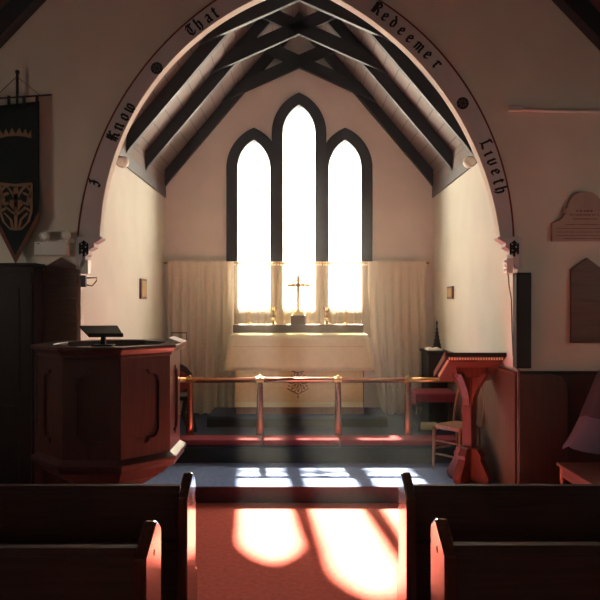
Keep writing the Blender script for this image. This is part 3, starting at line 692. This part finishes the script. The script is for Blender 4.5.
for p, dx in ((A, -.012), (B, -.004)):
    MB().tube([(p.x, p.y, SH-.01), (p.x+dx*.5, p.y, Z1+.2), (p.x+dx, p.y, Z1)], [.019, .017, .013], 10).build('leg', chairwood, bc, 0, True)
for p, dx in ((Cc, .004), (D, .008)):
    MB().tube([(p.x, p.y, SH-.01), (p.x+dx*.5, p.y, Z1+.2), (p.x+dx, p.y, Z1)], [.018, .016, .013], 10).build('leg', chairwood, bc, 0, True)
def rung(p, q, z): MB().tube([(p.x, p.y, z), ((p.x+q.x)/2, (p.y+q.y)/2, z), (q.x, q.y, z)], [.009, .012, .009], 8).build('rung', chairwood, bc, 0, True)
for z in (.13, .26): rung(A, B, Z1+z+.02)
rung(A, Cc, Z1+.2); rung(B, D, Z1+.2); rung(Cc, D, Z1+.2)
mid = (Cc+D)/2; out = (mid-(A+B)/2).normalized(); lat = (D-Cc).normalized(); hb = []
for i in range(25):
    q = PI*i/24; w = .175+.03*math.sin(q); hb.append(mid-lat*(w*math.cos(q))+out*(.07*math.sin(q)**.6)+Vector((0, 0, SH+.46*math.sin(q)**.75)))
MB().tube(hb, .016, 10).build('back_hoop', chairwood, bc, 0, True)
hb = []
for i in range(25):
    q = PI*i/24; w = .085+.02*math.sin(q); hb.append(mid-lat*(w*math.cos(q))+out*(.05*math.sin(q)**.6)+Vector((0, 0, SH+.33*math.sin(q)**.75)))
MB().tube(hb, .011, 10).build('inner_hoop', chairwood, bc, 0, True)

# ------------------------------------------------------------------ things at the right of the sanctuary
st = thing('stool', 'dark stool with a red cloth cushion beside the right end of the rail', 'stool', (1.55, 7.55, Z2))
MB().box(1.33, 1.785, 7.35, 7.75, .665, .70).build('seat', darkwood, st, .006)
MB().box(1.315, 1.79, 7.33, 7.77, .70, .745).build('cushion', cushion_red, st, .018)
mb = MB(); mb.box(1.318, 1.785, 7.335, 7.345, .64, .70); mb.box(1.318, 1.328, 7.335, 7.77, .60, .70); mb.build('cloth_fall', cushion_red, st)
for x, y in ((1.365, 7.385), (1.75, 7.385), (1.365, 7.715), (1.75, 7.715)):
    MB().lathe([(.016, Z2), (.022, Z2+.03), (.014, Z2+.06), (.02, Z2+.15), (.026, Z2+.24), (.016, Z2+.27), (.026, Z2+.30), (.026, .67)], (x, y, 0), 12).build('leg', darkwood, st, 0, 'auto')
bd = MB(); bd.box(1.40, 1.62, 7.50, 7.66, Z2, Z2+.075)
tag(bd.build('hassock', cloth_white, None, .03), 'small pale hassock on the floor under the red stool', 'hassock')
cbx = thing('cabinet', 'black wooden cabinet against the right chancel wall behind the stool', 'cabinet', (1.67, 8.05, Z2))
MB().box(1.56, 1.785, 7.82, 8.28, Z2, 1.155).build('carcass', fabric_black, cbx, .004)
MB().box(1.54, 1.785, 7.80, 8.30, 1.155, 1.185).build('cabinet_top', fabric_black, cbx, .006)
MB().box(1.58, 1.765, 7.812, 7.82, Z2+.08, 1.12).build('door', darkwood, cbx, .003)
bk = thing('open_book', 'open book lying on the black cabinet behind the lectern desk', 'book', (1.64, 7.93, 1.185))
for s in (-1, 1):
    pp = [(0, 0), (s*.09, .0), (s*.09, .018), (s*.06, .028), (s*.02, .026), (0, .014)]
    MB().prism([(1.64+u, 1.189+v) for u, v in pp], XZ, 7.84, 8.02).build('pages', paper, bk)
MB().box(1.545, 1.735, 7.835, 8.025, 1.185, 1.189).build('cover', darkwood, bk)
sp = thing('pinnacle_ornament', 'dark tapering pinnacle ornament standing on the black cabinet', 'ornament', (1.755, 8.2, 1.185))
SX, SY, SZ = 1.745, 7.72, 1.185
SX, SY = 1.725, 8.13
mb = MB(); mb.lathe([(.058, SZ), (.058, SZ+.02), (.045, SZ+.05), (.036, SZ+.10), (.03, SZ+.105), (.026, SZ+.14), (.02, SZ+.17), (.022, SZ+.18), (.014, SZ+.2), (.012, SZ+.24), (.018, SZ+.25), (.009, SZ+.265), (.008, SZ+.31), (.013, SZ+.32), (.012, SZ+.335), (.003, SZ+.36)], (SX, SY, 0), 8)
for k in range(8):
    a = k*PI/4
    for r_, z in ((.045, .06), (.034, .115), (.026, .155), (.018, .205)): mb.ball((SX+r_*math.cos(a), SY+r_*math.sin(a), SZ+z), .008, n=8)
mb.build('spire', iron, sp)
# small frames on the chancel side walls
for s, y, z, h, lb in ((-1, 7.5, 1.925, .115, 'small ochre plaque on the left chancel wall'), (1, 7.72, 1.885, .075, 'small ochre plaque on the right chancel wall')):
    x0, x1 = sorted((s*HW, s*(HW-.025)))
    t = thing('wall_plaque', lb, 'plaque', (s*HW, y, z-h)); MB().box(x0, x1, y-.13, y+.13, z-h, z+h).build('frame', boardwood, t, .004)
    x0, x1 = sorted((s*(HW-.025), s*(HW-.028))); MB().box(x0, x1, y-.10, y+.10, z-h+.025, z+h-.025).build('plate', cream, t)
# round lamps on the wall plates
for s, px, lb in ((-1, 123, 'round white spotlight on the left wall plate'), (1, 469, 'round white spotlight on the right wall plate')):
    y = 6.42; x = (px-VX)*y/F; z = H+142*y/F; t = thing('spotlight', lb, 'spotlight', (s*(HW-.022), y, z+.03), 0, 'spotlights on the wall plates')
    MB().tube([(s*(HW-.01), y+.02, z+.06), (s*(HW-.06), y+.01, z+.05), (x, y, z+.02)], .014, 8).build('arm', plastic, t, 0, True)
    MB().ball((x, y, z), .06).build('lamp_globe', plastic, t, 0, True)
    mb = MB(); mb.lathe([(.045, -.012), (.05, 0), (.04, .012)], (0, 0, 0), 18, Matrix.Translation((x+s*.01, y-.045, z-.01)) @ Matrix.Rotation(PI/2, 4, 'X')); mb.build('lens', lens, t, 0, 'auto')

# ------------------------------------------------------------------ left side of the arch wall
YW = YA-.001
def P(px, py, d=YA): return at(px, py, d)
# hymn boards
def hymn_board(px0, px1, py_tip, py_sh, py_b, label):
    a, b = P(px0, py_b), P(px1, py_b); cx_ = (a.x+b.x)/2; hw = (b.x-a.x)/2; zt, zsz, zb = P(0, py_tip).z, P(0, py_sh).z, a.z
    t = thing('hymn_board', label, 'hymn board', (cx_, YA-.03, zb), 0, 'hymn boards on the arch wall')
    MB().prism([(cx_-hw, zb), (cx_+hw, zb), (cx_+hw, zsz), (cx_, zt), (cx_-hw, zsz)], XZ, YA-.03, YW).build('board', boardwood, t, .004)
    n = 5
    for k in range(n+1):
        z = zb+.02+(zsz-zb-.04)*k/n; MB().box(cx_-hw+.012, cx_+hw-.012, YA-.042, YA-.03, z-.008, z+.008).build('rail', boardwood, t, .002)
hymn_board(46, 78, 257.5, 267, 346, 'brown pointed hymn board left of the arch, beside the dark cupboard')
hymn_board(569.5, 602, 258, 270, 342.5, 'brown pointed hymn board right of the arch, under the marble tablet')
# dark cupboard at far left
cu = thing('cupboard', 'tall near-black panelled cupboard at the far left beside the hymn board', 'cupboard', (-2.55, 5.05, 0))
MB().box(-3.05, -2.10, 5.16, 5.345, 0, 2.05).build('carcass', darkwood, cu, .005)
MB().box(-3.07, -2.08, 5.14, 5.345, 2.05, 2.075).build('cornice', darkwood, cu, .008)
for x0, x1 in ((-3.03, -2.58), (-2.57, -2.12)):
    d = MB().box(x0, x1, 5.142, 5.16, .1, 2.0).build('door', darkwood, cu, .004)
    for z0, z1 in ((.2, .95), (1.05, 1.88)): MB().box(x0+.09, x1-.09, 5.135, 5.142, z0, z1).build('raised_panel', darkwood, d, .004)
    xk = x1-.04 if x0 < -2.6 else x0+.04; MB().ball((xk, 5.125, 1.0), .014).build('knob', iron, d, 0, True)
MB().box(-3.05, -2.10, 5.152, 5.345, 0, .09).build('plinth', darkwood, cu)
# emergency light
em = thing('emergency_light', 'pale twin-lamp emergency light box above the left hymn board', 'emergency light', tuple(P(54, 256, YA-.05)))
a, b = P(37.5, 256.2), P(70.5, 242.5); MB().box(a.x, b.x, YA-.075, YW, a.z, b.z).build('battery_box', plastic, em, .006)
for px in (45, 66):
    c = P(px, 235.5, YA-.06)
    t_ = MB().tube([(c.x, YA-.045, b.z-.002), (c.x, YA-.05, c.z)], .012, 8).build('lamp_neck', plastic, em)
    Mx = Matrix.Translation((c.x, YA-.06, c.z)) @ Matrix.Rotation(PI/2, 4, 'X')
    h = MB().lathe([(.028, -.035), (.034, -.02), (.040, .02), (.034, .024), (.030, .014)], (0, 0, 0), 18, Mx).build('lamp_head', plastic, em, 0, 'auto')
    MB().lathe([(.001, .012), (.030, .014), (.012, .021), (.001, .022)], (0, 0, 0), 16, Mx).build('lens', lens, h, 0, 'auto')
MB().box(P(41, 0).x, P(43, 0).x, YA-.077, YA-.074, b.z-.02, b.z-.012).build('indicator', iron, em)
# banner
YBN = YA-.06
bn = thing('banner', 'dark swallow-pointed banner with tawny crown and floral shield hung at upper left', 'banner', tuple(P(17, 215, YBN)))
c0 = P(17.3, 0, YBN).x
MB().tube([(c0, YBN, P(0, 71, YBN).z), (c0, YBN, P(0, 240, YBN).z)], .011, 10).build('pole', darkwood, bn, 0, True)
MB().ball((c0, YBN, P(0, 72, YBN).z), .018).build('finial', darkwood, bn, 0, True)
xl, xr = P(-18, 0, YBN).x, P(52, 0, YBN).x
MB().tube([(xl, YBN-.012, P(0, 100, YBN).z), (xr, YBN-.012, P(0, 95.3, YBN).z)], .0075, 8).build('crossbar', darkwood, bn, 0, True)
for px, py in ((-6, 99), (40.5, 95.5)):
    p = P(px, py, YBN); MB().tube([(c0, YBN-.01, P(0, 77, YBN).z), (p.x, YBN-.012, p.z)], .0025, 6).build('cord', darkwood, bn)
def bz(px, py): p = P(px, py, YBN); return (p.x, p.z)
ol = [bz(-5.6, 107), bz(40.2, 102), bz(40.5, 213), bz(16.8, 258), bz(-6, 213)]
YF_ = YBN-.02
nb = 24; mb = MB(); vs = []
for j in range(21):
    for i in range(nb+1):
        s = i/nb; x = ol[0][0]+(ol[1][0]-ol[0][0])*s; zt = ol[0][1]+(ol[1][1]-ol[0][1])*s
        zb = (ol[4][1]+(ol[3][1]-ol[4][1])*s*2) if s < .5 else (ol[3][1]+(ol[2][1]-ol[3][1])*(s-.5)*2)
        t = j/20; vs.append((x, YF_+.004*math.sin(s*9+1)*t, zt+(zb-zt)*t))
mb.add(vs, [(j*(nb+1)+i, j*(nb+1)+i+1, (j+1)*(nb+1)+i+1, (j+1)*(nb+1)+i) for j in range(20) for i in range(nb)])
o = mb.build('banner_cloth', banner_cloth, bn, 0, True); o.modifiers.new('thick', 'SOLIDIFY').thickness = .004
for px in (-5, 10, 25, 38):                       # loops round the crossbar
    p = P(px, 101, YBN); MB().box(p.x-.012, p.x+.012, YF_-.003, YF_+.002, P(0, 107, YBN).z, P(0, 96.5, YBN).z).build('loop', banner_cloth, bn)
for e0, e1 in (((-6, 213), (16.8, 258)), ((16.8, 258), (40.5, 213))):
    a, b = bz(*e0), bz(*e1); MB().hexa([(a[0], YF_-.008, a[1]-.045), (b[0], YF_-.008, b[1]-.045), (b[0], YF_+.004, b[1]-.045), (a[0], YF_+.004, a[1]-.045)], [(a[0], YF_-.008, a[1]+.02), (b[0], YF_-.008, b[1]+.02), (b[0], YF_+.004, b[1]+.02), (a[0], YF_+.004, a[1]+.02)]).build('fringe', fringe_mat, bn)
mb = MB(); k = F/YBN
fn = lambda u, v, d: (c0+(u-17)/k, d, H-(v-VY)/k)
crown = [(1, 139), (1.5, 131), (4.5, 136), (7, 129.5), (10, 135.5), (13, 128.5), (16.8, 135), (20.5, 128.5), (23.5, 135.5), (26.5, 129.5), (29, 136), (32, 131), (32.5, 139), (25, 137.2), (16.8, 136.6), (8, 137.2)]
mb.prism(crown, fn, YF_-.009, YF_-.004); mb.build('crown', banner_gold, bn)
mb = MB()
for s in (-1, 1):
    q = lambda pts: [(17+s*u, v) for u, v in pts]
    for st_, w in ((q([(15.5, 184), (15.5, 212), (12.5, 222), (6, 229), (0, 230)]), 1.8), (q([(0, 186), (15, 184.5)]), 2.4), (q([(0, 200), (6, 190), (10, 186)]), 2.6),
                   (q([(2, 209), (7, 203), (12, 205), (13, 196), (8, 194)]), 2.6), (q([(0, 215), (5, 212), (9, 208), (14, 211)]), 2.4), (q([(3, 229), (5, 220), (11, 214)]), 2), (q([(10, 186), (15, 192), (14, 198)]), 2.4)):
        nib(mb, st_, w, fn, YF_-.009, YF_-.004, 40, .7)
for st_, w in (([(17, 229), (17, 212)], 3), ([(17, 209), (17, 196), (17, 190)], 4.5), ([(13, 202), (17, 206), (21, 202)], 4)): nib(mb, st_, w, fn, YF_-.009, YF_-.004, 0, .8)
mb.build('shield', banner_gold, bn)
# small boxes under the corbels
jb = thing('junction_box', 'white junction box under the left corbel', 'junction box', (-1.76, YA+.05, zs-.42))
p, q = P(82.5, 274), P(89, 260); MB().box(p.x, q.x, YA-.03, YA+.06, p.z, q.z).build('box_body', plastic, jb, .004)
br = thing('lamp_bracket', 'small metal wall bracket below the left corbel', 'bracket', tuple(P(86, 284)))
p = P(84, 284); MB().box(p.x-.02, p.x+.02, YA-.02, YA+.02, P(0, 287).z, P(0, 275.5).z).build('bracket_foot', plate_grey, br, .003)
MB().tube([tuple(P(86, 278)), tuple(P(97, 277.5)), tuple(P(96.5, 281)), tuple(P(92, 286)), tuple(P(87, 285))], .006, 8).build('bracket_arm', brass, br, 0, True)
MB().tube([tuple(P(80, 276, YA-.01)), tuple(P(82, 281, YA-.01)), tuple(P(85, 286, YA-.01))], .005, 8).build('stay', plate_grey, br, 0, True)
pb = thing('power_box', 'white power box under the right corbel with a cable dropping from it', 'power box', tuple(P(509, 274)))
p, q = P(505.5, 273.5), P(512, 258.5); MB().box(p.x, q.x, YA-.035, YA+.06, p.z, q.z).build('box_body', plastic, pb, .004)
mb = MB()
for k in range(3): mb.ball((p.x-.006, YA-.01, p.z+.03+.035*k), .011, n=10)
mb.build('socket', lens, pb, 0, True)
MB().tube([tuple(P(508, 274, YA+.03)), tuple(P(509, 285, YA+.03)), tuple(P(511.5, 300, YA+.04)), tuple(P(512, 330, YA+.04)), tuple(P(513, 355, YA+.03)), tuple(P(516, 368, YA-.02)), tuple(P(521, 371.5, YA-.03))], .005, 8).build('cable', plate_grey, pb, 0, True)

# ------------------------------------------------------------------ right side of the arch wall
spk = thing('column_speaker', 'tall narrow black column loudspeaker on the wall right of the arch', 'loudspeaker', tuple(P(524, 368)))
a, b = P(516.6, 368.5, YA-.1), P(531.5, 272.5, YA-.1); MB().box(a.x, b.x, YA-.10, YW, a.z, b.z).build('cabinet', fabric_black, spk, .006)
MB().box(a.x+.012, b.x-.012, YA-.106, YA-.10, a.z+.02, b.z-.02).build('grille', iron, spk, .002)
sn = thing('stall_panel', 'dark wooden panel with rounded upper corner right of the chancel arch', 'wooden panel', (2.0, YA-.06, 0))
pp = [(1.80, 0), (2.20, 0), (2.20, 1.02), (2.19, 1.10), (2.15, 1.15), (2.08, 1.175), (1.80, 1.175)]
MB().prism(pp, XZ, YA-.075, YA-.045).build('board', wood('stall_wood', (64, 43, 36), .5, 2), sn, .006)
MB().box(1.84, 2.18, YA-.085, YA-.042, 0, .05).build('foot_rail', darkwood, sn, .004)
# marble tablet
tb = thing('wall_tablet', 'grey round-topped marble memorial tablet with red lettering on the right of the arch wall', 'memorial tablet', tuple(P(583, 241)))
cx_ = P(583.5, 0).x; kk = YA/F
half_ = [(0, 192), (7, 193), (13, 197), (16.5, 203), (18, 209), (21, 208.5), (21.5, 211), (19.5, 213), (22, 217), (26, 221), (33, 223.5), (33, 241.5)]
pol = [(cx_+u*kk, H-(v-VY)*kk) for u, v in half_]+[(cx_-u*kk, H-(v-VY)*kk) for u, v in half_[::-1][:-1]]
MB().prism(pol, XZ, YA-.035, YW).build('slab', stone, tb, .004)
rnd = random.Random(4)
for row, (v, w, h) in enumerate(((211.5, 9, 2.4), (215.5, 15, 1.8), (219.5, 12, 1.8), (225, 20, 1.5), (229, 28, 1.3), (232.5, 29, 1.3), (236, 29, 1.3), (239, 22, 1.3))):
    u = -w; mb = MB()
    while u < w:
        l = rnd.uniform(.9, 2.2)*h*.55; z = H-(v-VY)*kk
        mb.box(cx_+u*kk, cx_+min(w, u+l)*kk, YA-.0362, YA-.034, z-h*kk*.32, z+h*kk*.32); u += l+h*.4*(2.2 if rnd.random() < .25 else 1)
    mb.build('inscription_line', engraved, tb)
mb = MB(); z = H-(203-VY)*kk; mb.box(cx_-.008, cx_+.008, YA-.0375, YA-.034, z-.045, z+.06); mb.box(cx_-.035, cx_+.035, YA-.0375, YA-.034, z+.012, z+.026); mb.build('carved_cross', stone, tb)
# cable conduit
cdt = thing('conduit', 'thin pale conduit with a small junction block high on the wall right of the arch', 'conduit', tuple(P(550, 111)))
a, b = P(507.5, 112), P(521.5, 107); MB().box(a.x, b.x, YA-.04, YW, a.z, b.z).build('end_block', plastic, cdt, .004)
MB().tube([(b.x-.02, YA-.022, P(0, 110.2).z), (P(545, 0).x, YA-.022, P(0, 111.6).z), (P(575, 0).x, YA-.022, P(0, 112.3).z), (2.82, YA-.022, P(0, 112).z)], .014, 10).build('pipe', plastic, cdt, 0, True)
# bench
be = thing('bench', 'low wooden bench with turned legs at the right edge before the draped table', 'bench', (2.17, 4.6, 0))
MB().box(1.985, 2.36, 4.15, 5.02, .505, .53).build('seat', benchwood, be, .006)
mb = MB(); mb.box(2.005, 2.03, 4.2, 4.98, .43, .505); mb.box(2.315, 2.34, 4.2, 4.98, .43, .505); mb.build('apron', benchwood, be, .003)
for x in (2.02, 2.325):
    for y in (4.2, 4.97):
        MB().lathe([(.016, 0), (.02, .02), (.014, .05), (.022, .15), (.027, .26), (.016, .31), (.026, .34), (.016, .37), (.026, .40), (.026, .505)], (x, y, 0), 12).build('leg', benchwood, be, 0, 'auto')
# draped table at the right edge
dt = thing('draped_table', 'table draped in a mauve cloth at the right edge beyond the bench', 'table', (2.75, 5.2, 0))
MB().box(2.42, 3.25, 5.03, 5.27, 1.17, 1.20).build('tabletop', darkwood, dt)
for x in (2.46, 3.2):
    for y in (5.06, 5.24): MB().tube([(x, y, 0), (x, y, 1.17)], .022, 10).build('leg', darkwood, dt)
n = 48; mb = MB(); vs = []; lv = [(0, 1.212), (0, 1.205), (.25, 1.03), (.5, .86), (.75, .72), (1, .61)]
for t, z in lv:
    for i in range(n):
        q = 2*PI*i/n; c, s_ = math.cos(q), math.sin(q)
        m4 = (abs(c)**6+abs(s_)**6)**(-1/6)
        ex_ = .425+.30*t; ey = .15+.015*t
        if t > 0: ex_ += .012*math.sin(q*9)*t
        vs.append((2.835+c*m4*ex_, min(5.29, 5.15+s_*m4*ey), z+.03*t*math.sin(q*4)))
fs = [(j*n+i, j*n+(i+1) % n, (j+1)*n+(i+1) % n, (j+1)*n+i) for j in range(len(lv)-1) for i in range(n)]+[tuple(range(n))]
cl = MB().add(vs, fs).build('cloth', purple, dt, 0, 'auto'); 
mb = MB()
lv2 = [v for v in vs[n:4*n]]
mb.add([(2.835+(x-2.835)*1.012, 5.15+(y-5.15)*1.03 if y < 5.15 else y, z+.002) for x, y, z in lv2], [(j*n+i, j*n+(i+1) % n, (j+1)*n+(i+1) % n, (j+1)*n+i) for j in range(2) for i in range(n)])
mb.build('overcloth', purple_dark, dt, 0, 'auto')

# faint sunlit haze in the chancel air
hm = bpy.data.materials.new('haze'); hm.use_nodes = True; nt = hm.node_tree; nt.nodes.remove(nt.nodes['Principled BSDF'])
vs_ = nt.nodes.new('ShaderNodeVolumeScatter'); vs_.inputs['Density'].default_value = .0045; vs_.inputs['Anisotropy'].default_value = .4
nt.links.new(vs_.outputs[0], nt.nodes['Material Output'].inputs['Volume'])
tag(MB().box(-4.2, 4.2, -6.6, 9.3, -.4, 7.4).build('haze', hm), 'faint sunlit haze hanging in the air of the church', 'haze', kind='stuff')
